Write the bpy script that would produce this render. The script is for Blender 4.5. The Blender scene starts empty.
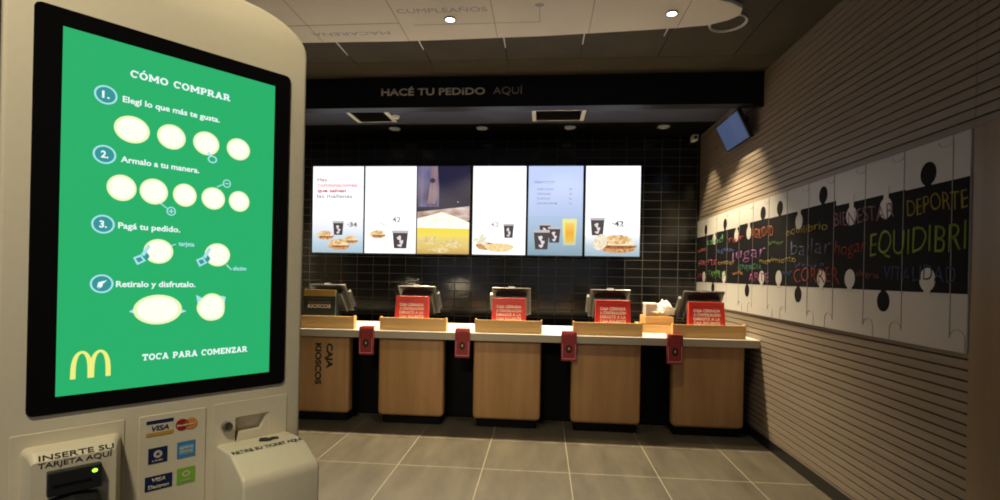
import bpy, bmesh, math, random
from mathutils import Matrix, Vector
random.seed(7)
sc = bpy.context.scene
COL = sc.collection
PI = math.pi

# ------------------------------------------------------------------ materials
def mat(name, col, rough=0.5, metal=0.0, spec=0.5, emit=None, es=0.0, alpha=None, trans=0.0, coat=0.0):
    m = bpy.data.materials.new(name); m.use_nodes = True
    b = m.node_tree.nodes['Principled BSDF']
    b.inputs['Base Color'].default_value = (*col, 1)
    b.inputs['Roughness'].default_value = rough
    b.inputs['Metallic'].default_value = metal
    b.inputs['Specular IOR Level'].default_value = spec
    b.inputs['Transmission Weight'].default_value = trans
    b.inputs['Coat Weight'].default_value = coat
    if emit:
        b.inputs['Emission Color'].default_value = (*emit, 1)
        b.inputs['Emission Strength'].default_value = es
    return m

def emis(name, col, s=1.0):
    m = mat(name, (0.01, 0.01, 0.01), 0.25, emit=col, es=s)
    return m

def noise_mat(name, c1, c2, scale=(8, 8, 8), rough=0.5, detail=6, bump=0.0, spec=0.5, lo=0.3, hi=0.7, rvar=0.0):
    m = mat(name, c1, rough, spec=spec); nt = m.node_tree; n = nt.nodes; l = nt.links
    tc = n.new('ShaderNodeTexCoord'); mp = n.new('ShaderNodeMapping'); mp.inputs['Scale'].default_value = scale
    nz = n.new('ShaderNodeTexNoise'); nz.inputs['Scale'].default_value = 1.0; nz.inputs['Detail'].default_value = detail
    cr = n.new('ShaderNodeValToRGB')
    cr.color_ramp.elements[0].position = lo; cr.color_ramp.elements[0].color = (*c1, 1)
    cr.color_ramp.elements[1].position = hi; cr.color_ramp.elements[1].color = (*c2, 1)
    l.new(tc.outputs['Object'], mp.inputs[0]); l.new(mp.outputs[0], nz.inputs['Vector'])
    l.new(nz.outputs['Fac'], cr.inputs[0]); l.new(cr.outputs[0], n['Principled BSDF'].inputs['Base Color'])
    if rvar:
        mr = n.new('ShaderNodeMapRange'); mr.inputs['To Min'].default_value = rough - rvar; mr.inputs['To Max'].default_value = rough + rvar
        l.new(nz.outputs['Fac'], mr.inputs['Value']); l.new(mr.outputs[0], n['Principled BSDF'].inputs['Roughness'])
    if bump:
        bp = n.new('ShaderNodeBump'); bp.inputs['Strength'].default_value = bump; bp.inputs['Distance'].default_value = 0.01
        l.new(nz.outputs['Fac'], bp.inputs['Height']); l.new(bp.outputs[0], n['Principled BSDF'].inputs['Normal'])
    return m

M = {}
M['kiosk'] = noise_mat('kiosk cream paint', (.62, .56, .41), (.65, .585, .435), (60, 60, 60), .38)
M['kiosk_dk'] = mat('kiosk recess', (.42, .40, .33), .5)
M['black_glass'] = mat('black glass', (.004, .004, .004), .12, spec=.4)
M['black'] = mat('matt black', (.003, .003, .003), .65, spec=.15)
M['black_plastic'] = mat('black plastic', (.015, .015, .016), .35)
M['dark_grey'] = mat('dark grey plastic', (.022, .022, .021), .5)
M['silver'] = mat('silver grey plastic', (.075, .072, .062), .35, metal=.3)
M['chrome'] = mat('chrome', (.5, .48, .45), .22, metal=1)
M['white'] = mat('white plastic', (.75, .73, .68), .4)
M['counter'] = noise_mat('white worktop', (.74, .70, .62), (.78, .74, .66), (20, 20, 20), .3)
M['edge'] = mat('beige worktop edge', (.42, .37, .28), .45)
M['cab'] = noise_mat('oak laminate', (.35, .19, .072), (.43, .24, .098), (14, 14, .8), .42, lo=.35, hi=.65)
M['tray'] = noise_mat('light birch', (.60, .36, .125), (.68, .43, .165), (2, 14, 26), .45)
M['oakpanel'] = noise_mat('oak panel', (.20, .135, .075), (.27, .185, .105), (10, 10, .7), .42, lo=.35, hi=.65)
M['slat'] = noise_mat('grey brown timber slat', (.215, .172, .13), (.275, .218, .163), (30, 1.2, 22), .5)
M['slat_back'] = mat('slat backing', (.045, .032, .022), .8)
M['mural'] = mat('white mural board', (.45, .435, .41), .42)
M['band'] = mat('chalkboard black', (.006, .006, .007), .75, spec=.12)
M['seam'] = mat('seam grey', (.30, .285, .26), .6)
M['ceil'] = noise_mat('brown grey concrete ceiling', (.036, .030, .018), (.050, .041, .026), (3, 3, 3), .75)
M['ceil_gap'] = mat('ceiling joint', (.02, .017, .012), .9)
M['ceil_strip'] = mat('pale joint strip', (.72, .71, .70), .4)
M['ceil_back'] = noise_mat('soffit tinted by screen glow', (.060, .070, .115), (.070, .080, .13), (5, 5, 5), .6)  # bluish tint puts the glow of the menu screens into the soffit colour
M['fascia'] = mat('black fascia', (.004, .004, .005), .5, spec=.3)
M['cloud'] = noise_mat('white ceiling board', (.78, .74, .69), (.82, .78, .73), (4, 4, 4), .6)
M['gold'] = mat('pale brass lettering', (.88, .80, .63), .45, metal=.0)
M['brass_dim'] = mat('grey lettering', (.42, .38, .32), .5)
M['red'] = mat('red card', (.58, .030, .018), .4)
M['red_dk'] = mat('dark red edge', (.27, .03, .025), .4)
M['red_lt'] = mat('lighter red border', (.70, .08, .05), .4)
M['print_white'] = mat('white print', (.8, .74, .70), .5)
M['green_card'] = mat('dark green card', (.018, .034, .026), .45)
M['ochre'] = mat('ochre card', (.60, .38, .09), .45)
M['acrylic'] = mat('red translucent acrylic', (.42, .07, .08), .2, trans=.45, spec=.6)
M['pinkedge'] = mat('pink acrylic edge', (.75, .22, .24), .2)
M['ink'] = mat('black ink', (.012, .011, .010), .6)
M['bluepaint'] = mat('faded blue ink', (.42, .42, .50), .6)
M['kraft'] = noise_mat('kraft carton', (.48, .36, .20), (.55, .42, .25), (30, 30, 30), .7)
M['paper'] = noise_mat('white paper', (.78, .74, .66), (.84, .80, .73), (30, 30, 30), .7)
M['carton'] = mat('grey white carton', (.50, .44, .38), .6)
M['base'] = mat('black skirting', (.010, .010, .010), .35)
M['plaster'] = mat('warm grey plaster', (.22, .19, .15), .8)

# glazed black stacked tiles, light grout
def tile_wall(name):
    m = mat(name, (.008, .008, .009), .2); nt = m.node_tree; n = nt.nodes; l = nt.links
    tc = n.new('ShaderNodeTexCoord'); sep = n.new('ShaderNodeSeparateXYZ'); cmb = n.new('ShaderNodeCombineXYZ')
    l.new(tc.outputs['Object'], sep.inputs[0]); l.new(sep.outputs['X'], cmb.inputs['X']); l.new(sep.outputs['Z'], cmb.inputs['Y'])
    mp = n.new('ShaderNodeMapping'); mp.inputs['Location'].default_value = (-(1.268 % .2195), -(1.78 % .1085), 0)
    br = n.new('ShaderNodeTexBrick'); br.offset = 0; br.squash = 1
    br.inputs['Scale'].default_value = 1; br.inputs['Brick Width'].default_value = .2195; br.inputs['Row Height'].default_value = .1085
    br.inputs['Mortar Size'].default_value = .0032; br.inputs['Mortar Smooth'].default_value = .1
    br.inputs['Color1'].default_value = (.0045, .0045, .005, 1); br.inputs['Color2'].default_value = (.007, .0068, .0065, 1)
    br.inputs['Mortar'].default_value = (.062, .058, .050, 1); br.inputs['Bias'].default_value = 0
    l.new(cmb.outputs[0], mp.inputs[0]); l.new(mp.outputs[0], br.inputs['Vector'])
    b = n['Principled BSDF']; l.new(br.outputs['Color'], b.inputs['Base Color'])
    mr = n.new('ShaderNodeMapRange'); mr.inputs['To Min'].default_value = .16; mr.inputs['To Max'].default_value = .8
    l.new(br.outputs['Fac'], mr.inputs['Value']); l.new(mr.outputs[0], b.inputs['Roughness'])
    bp = n.new('ShaderNodeBump'); bp.invert = True; bp.inputs['Strength'].default_value = .5; bp.inputs['Distance'].default_value = .002
    l.new(br.outputs['Fac'], bp.inputs['Height']); l.new(bp.outputs[0], b.inputs['Normal'])
    return m

def floor_tiles(name):
    m = mat(name, (.1, .09, .07), .5); nt = m.node_tree; n = nt.nodes; l = nt.links
    tc = n.new('ShaderNodeTexCoord'); mp = n.new('ShaderNodeMapping')
    T = .65
    mp.inputs['Location'].default_value = (1.074 + 20 * T, -3.725 + 20 * T, 0)
    br = n.new('ShaderNodeTexBrick'); br.offset = 0; br.squash = 1
    br.inputs['Scale'].default_value = 1; br.inputs['Brick Width'].default_value = T; br.inputs['Row Height'].default_value = T
    br.inputs['Mortar Size'].default_value = .0035; br.inputs['Mortar Smooth'].default_value = .1
    br.inputs['Mortar'].default_value = (.25, .22, .16, 1)
    nz = n.new('ShaderNodeTexNoise'); nz.inputs['Scale'].default_value = 3.5; nz.inputs['Detail'].default_value = 8; nz.inputs['Roughness'].default_value = .65
    mp2 = n.new('ShaderNodeMapping'); mp2.inputs['Scale'].default_value = (1.6, .35, 1); mp2.inputs['Rotation'].default_value = (0, 0, .6)
    l.new(tc.outputs['Object'], mp2.inputs[0]); l.new(mp2.outputs[0], nz.inputs['Vector'])
    cr = n.new('ShaderNodeValToRGB'); cr.color_ramp.elements[0].position = .3; cr.color_ramp.elements[0].color = (.050, .043, .030, 1)
    cr.color_ramp.elements[1].position = .7; cr.color_ramp.elements[1].color = (.098, .085, .060, 1)
    l.new(nz.outputs['Fac'], cr.inputs[0])
    l.new(cr.outputs[0], br.inputs['Color1']); l.new(cr.outputs[0], br.inputs['Color2'])
    l.new(tc.outputs['Object'], mp.inputs[0]); l.new(mp.outputs[0], br.inputs['Vector'])
    b = n['Principled BSDF']; l.new(br.outputs['Color'], b.inputs['Base Color'])
    b.inputs['Roughness'].default_value = .42
    bp = n.new('ShaderNodeBump'); bp.invert = True; bp.inputs['Strength'].default_value = .3; bp.inputs['Distance'].default_value = .002
    l.new(br.outputs['Fac'], bp.inputs['Height']); l.new(bp.outputs[0], b.inputs['Normal'])
    return m
M['tiles'] = tile_wall('black glazed tiles'); M['floor'] = floor_tiles('brown grey floor tiles')

_em = {}
def E(r, g, b, s=1.0):
    k = (r, g, b, s)
    if k not in _em: _em[k] = emis('screen colour %d %d %d' % (r * 255, g * 255, b * 255), (r, g, b), s)
    return _em[k]
def S(r, g, b, s=1.0):      # 8-bit sRGB to linear emission
    f = lambda c: (c / 255 / 12.92) if c / 255 <= .04045 else ((c / 255 + .055) / 1.055) ** 2.4
    return E(round(f(r), 4), round(f(g), 4), round(f(b), 4), s)
_dm = {}
def D(r, g, b, rough=.5):
    f = lambda c: (c / 255 / 12.92) if c / 255 <= .04045 else ((c / 255 + .055) / 1.055) ** 2.4
    k = (r, g, b, rough)
    if k not in _dm: _dm[k] = mat('paint %d %d %d' % (r, g, b), (f(r), f(g), f(b)), rough)
    return _dm[k]

def EN(cols, scale=12, detail=4, s=1.0, grad=None, stretch=(1, 1, 1)):
    """picture on a lit display: colours mixed by noise, or along the height between grad = (z0, z1)"""
    k = ('n', tuple(cols), scale, s, grad, stretch)
    if k in _em: return _em[k]
    f = lambda c: (c / 255 / 12.92) if c / 255 <= .04045 else ((c / 255 + .055) / 1.055) ** 2.4
    m = mat('picture %d' % len(_em), (.01, .01, .01), .3); nt = m.node_tree; n = nt.nodes; l = nt.links
    tc = n.new('ShaderNodeTexCoord'); mp = n.new('ShaderNodeMapping'); mp.inputs['Scale'].default_value = stretch
    nz = n.new('ShaderNodeTexNoise'); nz.inputs['Scale'].default_value = scale; nz.inputs['Detail'].default_value = detail
    l.new(tc.outputs['Object'], mp.inputs[0]); l.new(mp.outputs[0], nz.inputs['Vector'])
    fac = nz.outputs['Fac']; lo, hi = .32, .68
    if grad:
        sp = n.new('ShaderNodeSeparateXYZ'); l.new(tc.outputs['Object'], sp.inputs[0])
        mr = n.new('ShaderNodeMapRange'); mr.inputs['From Min'].default_value = grad[0]; mr.inputs['From Max'].default_value = grad[1]
        l.new(sp.outputs['Z'], mr.inputs['Value'])
        ad = n.new('ShaderNodeMath'); ad.operation = 'MULTIPLY_ADD'; ad.inputs[1].default_value = .12
        l.new(nz.outputs['Fac'], ad.inputs[0]); l.new(mr.outputs[0], ad.inputs[2]); fac = ad.outputs[0]; lo, hi = .06, 1.06
    cr = n.new('ShaderNodeValToRGB'); e = cr.color_ramp.elements
    for i, c in enumerate(cols):
        p = lo + (hi - lo) * i / max(1, len(cols) - 1); p = min(max(p, 0), 1)
        q = e[i] if i < 2 else e.new(p)
        q.position = p; q.color = (f(c[0]), f(c[1]), f(c[2]), 1)
    l.new(fac, cr.inputs[0]); b = n['Principled BSDF']; l.new(cr.outputs[0], b.inputs['Emission Color']); b.inputs['Emission Strength'].default_value = s
    _em[k] = m; return m

# ------------------------------------------------------------------ mesh helpers
class MB:
    def __init__(s): s.bm = bmesh.new(); s.mi = 0
    def _m(s, faces):
        for f in faces: f.material_index = s.mi
    def box(s, x0, x1, y0, y1, z0, z1, bevel=0.0, mtx=None, seg=2):
        vs = [s.bm.verts.new(p) for p in [(x0, y0, z0), (x1, y0, z0), (x1, y1, z0), (x0, y1, z0), (x0, y0, z1), (x1, y0, z1), (x1, y1, z1), (x0, y1, z1)]]
        fs = [s.bm.faces.new([vs[i] for i in q]) for q in [(0, 3, 2, 1), (4, 5, 6, 7), (0, 1, 5, 4), (1, 2, 6, 5), (2, 3, 7, 6), (3, 0, 4, 7)]]
        s._m(fs)
        if bevel:
            es = list({e for f in fs for e in f.edges})
            r = bmesh.ops.bevel(s.bm, geom=es, offset=bevel, segments=seg, affect='EDGES', profile=.5)
            s._m(r['faces']); vs = list({v for f in r['faces'] for v in f.verts} | {v for v in vs if v.is_valid})
        if mtx is not None:
            bmesh.ops.transform(s.bm, matrix=mtx, verts=[v for v in vs if v.is_valid])
        return s
    def prism(s, pts, d0, d1, axes='xz', bevel=0.0, seg=2, only=None, mtx=None):
        """extrude a 2-D outline along the third axis"""
        def P(a, b, d):
            return {'xz': (a, d, b), 'xy': (a, b, d), 'yz': (d, a, b)}[axes]
        A = [s.bm.verts.new(P(a, b, d0)) for a, b in pts]; B = [s.bm.verts.new(P(a, b, d1)) for a, b in pts]
        n = len(pts); fs = [s.bm.faces.new(A), s.bm.faces.new(B[::-1])]
        caps = list(fs)
        for i in range(n): fs.append(s.bm.faces.new([A[i], B[i], B[(i + 1) % n], A[(i + 1) % n]]))
        bmesh.ops.recalc_face_normals(s.bm, faces=fs); s._m(fs); vs = A + B
        if bevel:
            es = set()
            for c in caps[:1 if only == 'first' else 2]: es |= set(c.edges)
            r = bmesh.ops.bevel(s.bm, geom=list(es), offset=bevel, segments=seg, affect='EDGES', profile=.5); s._m(r['faces'])
            vs = list({v for f in r['faces'] for v in f.verts} | {v for v in vs if v.is_valid})
        if mtx is not None: bmesh.ops.transform(s.bm, matrix=mtx, verts=[v for v in vs if v.is_valid])
        return s
    def cyl(s, p, q, r, r2=None, n=20, cap=True):
        p = Vector(p); q = Vector(q); d = q - p; r2 = r if r2 is None else r2
        z = d.normalized(); x = z.orthogonal().normalized(); y = z.cross(x)
        A = [s.bm.verts.new(p + (x * math.cos(t) + y * math.sin(t)) * r) for t in [2 * PI * i / n for i in range(n)]]
        B = [s.bm.verts.new(q + (x * math.cos(t) + y * math.sin(t)) * r2) for t in [2 * PI * i / n for i in range(n)]]
        fs = [s.bm.faces.new([A[i], A[(i + 1) % n], B[(i + 1) % n], B[i]]) for i in range(n)]
        if cap: fs += [s.bm.faces.new(A[::-1]), s.bm.faces.new(B)]
        s._m(fs); return s
    def tube(s, pts, r, n=8):
        for a, b in zip(pts, pts[1:]): s.cyl(a, b, r, n=n)
        return s
    def ring(s, c, R, r, axis='z', n=40, k=8):
        vs = []
        for i in range(n):
            t = 2 * PI * i / n; row = []
            for j in range(k):
                u = 2 * PI * j / k; rr = R + r * math.cos(u); h = r * math.sin(u)
                a, b = rr * math.cos(t), rr * math.sin(t)
                o = {'z': (a, b, h), 'y': (a, h, b), 'x': (h, a, b)}[axis]
                row.append(s.bm.verts.new((c[0] + o[0], c[1] + o[1], c[2] + o[2])))
            vs.append(row)
        fs = [s.bm.faces.new([vs[i][j], vs[(i + 1) % n][j], vs[(i + 1) % n][(j + 1) % k], vs[i][(j + 1) % k]]) for i in range(n) for j in range(k)]
        bmesh.ops.recalc_face_normals(s.bm, faces=fs); s._m(fs); return s
    def build(s, name, mats, parent=None, smooth=False, mtx=None):
        me = bpy.data.meshes.new(name)
        if mtx is not None: s.bm.transform(mtx)
        bmesh.ops.recalc_face_normals(s.bm, faces=s.bm.faces[:])
        s.bm.to_mesh(me); s.bm.free()
        for m in (mats if isinstance(mats, (list, tuple)) else [mats]): me.materials.append(m)
        o = bpy.data.objects.new(name, me); COL.objects.link(o)
        if parent: o.parent = parent
        if smooth:
            for p in me.polygons: p.use_smooth = True
            me.set_sharp_from_angle(angle=math.radians(35))
        return o

def rrect(x0, x1, z0, z1, r, n=6, corners=(1, 1, 1, 1)):
    """rounded outline; corners = bl, br, tr, tl"""
    P = []
    for (cx, cz, a0, on) in [(x0 + r, z0 + r, PI, corners[0]), (x1 - r, z0 + r, 1.5 * PI, corners[1]), (x1 - r, z1 - r, 0, corners[2]), (x0 + r, z1 - r, .5 * PI, corners[3])]:
        if on:
            for i in range(n + 1):
                a = a0 + .5 * PI * i / n; P.append((cx + r * math.cos(a), cz + r * math.sin(a)))
        else: P.append((x0 if cx < (x0 + x1) / 2 else x1, z0 if cz < (z0 + z1) / 2 else z1))
    return P
def ell(cx, cz, rx, rz, n=28, rot=0, jag=0):
    P = []
    for i in range(n):
        t = 2 * PI * i / n; k = 1 + jag * math.sin(3 * t + cx * 40) + jag * .6 * math.sin(5 * t + cz * 70)
        a, b = rx * math.cos(t) * k, rz * math.sin(t) * k
        P.append((cx + a * math.cos(rot) - b * math.sin(rot), cz + a * math.sin(rot) + b * math.cos(rot)))
    return P

def tag(o, label=None, cat=None, group=None, kind=None):
    if label: o['label'] = label
    if cat: o['category'] = cat
    if group: o['group'] = group
    if kind: o['kind'] = kind
    return o
def thing(name, label, cat, loc=(0, 0, 0), rz=0, group=None):
    o = bpy.data.objects.new(name, None); COL.objects.link(o); o.location = loc; o.rotation_euler = (0, 0, rz)
    o.empty_display_size = .1
    return tag(o, label, cat, group)

# text: fitted into a box of width w, cap height h, lower left corner at origin, axes xd / yd
def text(s, origin, xd, yd, w, h, m, parent=None, bold=0.0, depth=.001, name='lettering', shear=0.0, align='l', label=None, space=1.0):
    cu = bpy.data.curves.new('t', 'FONT'); cu.body = s; cu.size = 1; cu.offset = bold; cu.shear = shear; cu.resolution_u = 3; cu.space_character = space
    cu.extrude = 0.0
    to = bpy.data.objects.new('t', cu); COL.objects.link(to); bpy.context.view_layer.update()
    me = bpy.data.meshes.new_from_object(to.evaluated_get(bpy.context.evaluated_depsgraph_get()))
    bpy.data.objects.remove(to); bpy.data.curves.remove(cu)
    xs = [v.co.x for v in me.vertices]; ys = [v.co.y for v in me.vertices]
    x0, x1 = min(xs), max(xs); y0, y1 = min(ys), max(ys)
    base = 0 if True else y0
    kx = w / (x1 - x0); cap = .70 + 2 * bold
    ky = h / cap
    xd = Vector(xd).normalized(); yd = Vector(yd).normalized(); nd = xd.cross(yd)
    bm = bmesh.new(); bm.from_mesh(me)
    for v in bm.verts:
        a, b = (v.co.x - x0) * kx, (v.co.y + bold) * ky
        v.co = Vector(origin) + xd * a + yd * b
    if depth:
        r = bmesh.ops.extrude_face_region(bm, geom=bm.faces[:])
        bmesh.ops.translate(bm, vec=nd * depth, verts=[e for e in r['geom'] if isinstance(e, bmesh.types.BMVert)])
        bmesh.ops.recalc_face_normals(bm, faces=bm.faces[:])
    me2 = bpy.data.meshes.new(name); bm.to_mesh(me2); bm.free(); bpy.data.meshes.remove(me)
    me2.materials.append(m)
    o = bpy.data.objects.new(name, me2); COL.objects.link(o)
    if parent: o.parent = parent
    if label: o['label'] = label
    return o

def copy_tree(o, parent=None):
    c = o.copy(); COL.objects.link(c)
    if parent: c.parent = parent
    for ch in list(o.children): copy_tree(ch, c)
    return c

# ------------------------------------------------------------------ measured dimensions
CAMH = 1.4688
XR = 1.9587       # right wall, face of the slats
YB = 6.48         # back wall
XL = -3.6
YR = -2.6
ZC = 3.328        # front ceiling
ZB = 3.25         # ceiling behind the fascia
YC = 4.65         # worktop front
ZT = .9097

# ------------------------------------------------------------------ setting
def struct(name, mb, mats, **k):
    o = mb.build(name, mats, **k); o['kind'] = 'structure'; return o
b = MB(); b.box(XL, XR + .05, YR, YB, -.1, 0); struct('floor', b, M['floor'])
b = MB(); b.box(XL - .1, XR + .15, YB, YB + .1, -.1, 3.5); struct('wall_back', b, M['tiles'])
b = MB(); b.box(XL - .1, XL, YR, YB, -.1, 3.5); struct('wall_left', b, M['plaster'])
# slatted right wall: dark backing with horizontal timber slats and a vertical joint
b = MB(); b.mi = 1; b.box(XR + .014, XR + .15, YR, YB, -.1, 3.5); b.mi = 0
p = .0503; z = 1.1085 - 21 * .0503 + .0045
while z < ZC:
    z1 = min(z + p - .0090, 3.40); za = max(z, .0905)
    for ya, yb in ((YR, 2.4545), (2.4575, YB)):
        b.box(XR, XR + .02, ya, yb, za, z1)
    z += p
struct('wall_right', b, [M['slat'], M['slat_back']])
b = MB(); b.box(XR - .006, XR + .02, YR, YB, 0, .0895, .002); struct('baseboard_right', b, M['base'])
# oak panel beside the mural
b = MB(); b.box(XR - .012, XR - .001, .4, 2.452, .0895, 2.170, .002); struct('trim_1', b, M['oakpanel'])

# front ceiling of wide panels with open joints
b = MB(); b.mi = 1; b.box(XL, XR + .05, YR, 4.70, ZC + .010, ZC + .14); b.mi = 0
xs = [XL] + [x for x in (-3.0, -2.35, -1.695, -1.016, -.332, .292, .94, 1.56)] + [XR + .05]
ys = [YR, -.9, .8, 2.5, 4.335, 4.69]
for xa, xb in zip(xs, xs[1:]):
    for ya, yb in zip(ys, ys[1:]):
        g = .004 if yb < 4.5 else .0015
        b.box(xa + g, xb - g, ya + g, yb - .004, ZC, ZC + .012)
struct('ceiling', b, [M['ceil'], M['ceil_gap']])
b = MB(); b.box(XL, XR + .05, 4.80, 5.90, ZB, ZB + .2); struct('ceiling_over_counter', b, M['ceil_back'])
b = MB(); b.box(XL, XR + .05, 5.90, YB, ZB - .0003, ZB + .2); struct('ceiling_by_back_wall', b, M['black'])  # same ceiling, black for the shade behind the menu screens
# black fascia beam
b = MB(); b.box(XL, XR, 4.68, 4.81, 3.0415, 3.46); b.box(1.865, XR, 4.675, 4.70, 3.012, 3.05); struct('wall_header', b, M['fascia'])
for i, (x, y0, y1) in enumerate([(-1.695, 3.72, 4.17), (-1.016, 3.70, 4.09), (-.332, 3.70, 4.09), (.292, 3.70, 4.06), (.905, 3.70, 3.95)]):
    w = .007
    b = MB(); b.prism([(x - w, y0), (x + w, y0), (x + w * .5, y1), (x - w * .5, y1)], ZC - .006, ZC - .0005, 'xy')  # pale taper stands for the streak of light fading along each joint
    o = b.build('lit_joint_strip', M['ceil_strip'])
    tag(o, 'pale strip on the dark ceiling beyond the white panel, %s' % ['nearest the kiosk', 'above the word HACÉ', 'above the word AQUÍ', 'right of AQUÍ', 'nearest the slatted wall'][i], 'ceiling strip', 'joint strips on the dark ceiling')

# white ceiling panel (cloud) with rounded right end
out = []
fr = [(-3.3, 3.78), (-1.872, 3.771), (-1.12, 3.783), (-.733, 3.777), (.028, 3.751), (.393, 3.723), (.746, 3.696), (.93, 3.680), (1.14, 3.65), (1.255, 3.585), (1.31, 3.52), (1.29, 3.43), (1.20, 3.36), (1.08, 3.31), (.96, 3.28), (.75, 3.225), (.45, 3.19), (0, 3.155), (-3.3, 3.10)]
b = MB(); b.prism(fr, 3.25, 3.275, 'xy', bevel=.003, seg=1)
for x, y in ((-2.6, 3.45), (-1.2, 3.45), (0, 3.45), (.8, 3.45)): b.cyl((x, y, 3.27), (x, y, ZC - .0005), .006, n=8)
panel = b.build('ceiling_panel', M['cloud'], smooth=False)
tag(panel, 'long white suspended ceiling panel with a rounded end and printed playground words', 'ceiling panel')
b = MB()
for x0, y0, x1, y1 in [(-1.050, 3.12, -1.050, 3.775), (-.366, 3.13, -.366, 3.765), (.310, 3.18, .310, 3.725), (.93, 3.29, .93, 3.66), (-1.73, 3.11, -1.73, 3.765)]:
    b.box(x0 - .0022, x0 + .0022, y0, y1, 3.2485, 3.2499)
b.box(-1.90, -1.05, 3.500, 3.505, 3.2485, 3.2499)
o = b.build('panel_joint', M['seam'], panel)
b = MB(); b.box(-.95, -.045, 3.534, 3.539, 3.2483, 3.2497); b.box(-.050, -.045, 3.33, 3.539, 3.2483, 3.2497); b.prism(ell(-.047, 3.315, .03, .022), 3.2483, 3.2497, 'xy')
b.build('line_drawing', M['bluepaint'], panel)
# read from below: x to the right, letters' tops towards the camera side (smaller y is up in the picture)
text('CUMPLEAÑOS', (-1.02, 3.372, 3.2495), (1, 0, 0), (0, -1, 0), .62, .055, M['bluepaint'], panel, bold=.0, depth=.001)
text('MACARENA', (-1.16, 3.615, 3.2495), (-1, 0, 0), (0, 1, 0), .60, .05, M['bluepaint'], panel, bold=.0, depth=.001)

# slim white ring beside the rounded end
b = MB(); b.ring((1.315, 3.765, ZC - .009), .125, .0075, 'z'); b.ring((1.315, 3.765, ZC - .004), .118, .004, 'z')
tag(b.build('ceiling_ring', M['ceil_strip'], smooth=True), 'thin white ring on the dark ceiling beside the rounded end of the white panel', 'ceiling ring')

# downlights
def downlight(x, y, z, r, label, group, es, col=(1, .86, .66)):
    t = thing('downlight', label, 'ceiling light', (x, y, z), 0, group)
    b = MB(); b.ring((0, 0, -.004), r, .007, 'z', n=32); b.cyl((0, 0, -.0005), (0, 0, -.003), r - .002, n=32)
    b.build('rim', M['chrome'], t, smooth=True)
    b = MB(); b.cyl((0, 0, -.0032), (0, 0, -.008), r * .8, r * .62, n=32); b.build('lens', emis('lamp lens %.1f' % es, col, es), t)
    return t
downlight(-.674, 3.466, 3.2495, .036, 'round ceiling spotlight in the white panel above the lettering HACÉ TU PEDIDO', 'spotlights in the white ceiling panel', 14, (1, .95, .88))
downlight(.843, 3.466, 3.2495, .036, 'round ceiling spotlight in the white panel near its rounded end', 'spotlights in the white ceiling panel', 14, (1, .95, .88))
BACKX = [-2.93, -1.855, -.764, .305, 1.405]
lab = ['dim round spotlight by the back wall, hidden end beside the kiosk', 'dim round spotlight near the back wall above the second menu screen', 'dim round spotlight near the back wall above the fourth menu screen', 'dim round spotlight near the back wall above the fifth menu screen', 'dim round spotlight near the back wall closest to the slatted wall']
for x, l in zip(BACKX[1:], lab[1:]):
    downlight(x, 6.07, ZB - .0005, .085, l, 'dim spotlights by the tiled wall', .10, (.9, .85, .6))

# air vents behind the fascia
def vent(x0, x1, y0, y1, label):
    t = thing('ceiling_vent', label, 'air vent', ((x0 + x1) / 2, (y0 + y1) / 2, ZB), 0, 'air vents behind the black fascia')
    w, h = (x1 - x0) / 2, (y1 - y0) / 2
    b = MB()
    for s in (-1, 1):
        b.box(s * w - .022, s * w + .022, -h, h, -.014, -.0005, .002)
    b.box(-w + .022, w - .022, -h, -h + .012, -.010, -.0005); b.box(-w + .022, w - .022, h - .012, h, -.010, -.0005)
    b.build('frame', M['white'], t)
    b = MB()
    n = 9
    for i in range(n):
        y = -h + .03 + (2 * h - .06) * i / (n - 1)
        b.box(-w + .024, w - .024, y - .012, y + .012, -.002, -.0006 + .001, 0, Matrix.Translation((0, 0, 0)))
        b.box(-w + .024, w - .024, -.012, .012, -.001, .001, 0, Matrix.Translation((0, y, -.008)) @ Matrix.Rotation(.5, 4, 'X'))
    b.build('slat', M['dark_grey'], t)
vent(-2.19, -1.76, 5.36, 5.77, 'rectangular air vent in the soffit nearest the kiosk')
vent(-.12, .42, 5.42, 5.78, 'rectangular air vent in the soffit above the fifth menu screen')
b = MB(); b.cyl((0, 0, -.0005), (0, 0, -.03), .045, .03, n=24)  # white stub stands in for a small triangular glare on the soffit
o = b.build('ceiling_glint', M['white'], smooth=True); o.location = (-1.69, 5.58, ZB); tag(o, 'small pale ceiling detector just right of the left air vent', 'glint')

# camera in the back corner
t = thing('security_camera', 'small white security camera in the corner of tiled wall and slatted wall', 'security camera', (1.86, 6.479, 3.20))
b = MB(); b.box(-.03, .03, -.012, 0, -.035, .035, .004); b.cyl((0, -.012, 0), (0, -.045, 0), .012); b.build('bracket', M['white'], t)
b = MB(); b.box(-.036, .036, -.125, -.045, -.036, .036, .008); b.build('body', M['white'], t)
b = MB(); b.cyl((0, -.1255, -.004), (0, -.132, -.004), .017, n=24); b.build('lens', M['black_glass'], t)

# fascia lettering
t = thing('fascia_lettering', 'raised beige letters HACÉ TU PEDIDO AQUÍ on the black fascia', 'lettering', (-.9, 4.68, 3.16))
def rel(o, t): o.parent = t; o.matrix_parent_inverse = Matrix.Translation(-Vector(t.location)); return o
rel(text('HACÉ TU PEDIDO', (-1.565, 4.6795, 3.156), (1, 0, 0), (0, 0, 1), 1.0, .068, M['gold'], None, bold=.022, depth=.006, name='bold_lettering'), t)['label'] = 'bold beige words HACÉ TU PEDIDO'
rel(text('AQUÍ', (-.488, 4.6795, 3.159), (1, 0, 0), (0, 0, 1), .275, .066, M['brass_dim'], None, bold=-.006, depth=.006, name='thin_lettering'), t)['label'] = 'thin grey word AQUÍ'

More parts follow.
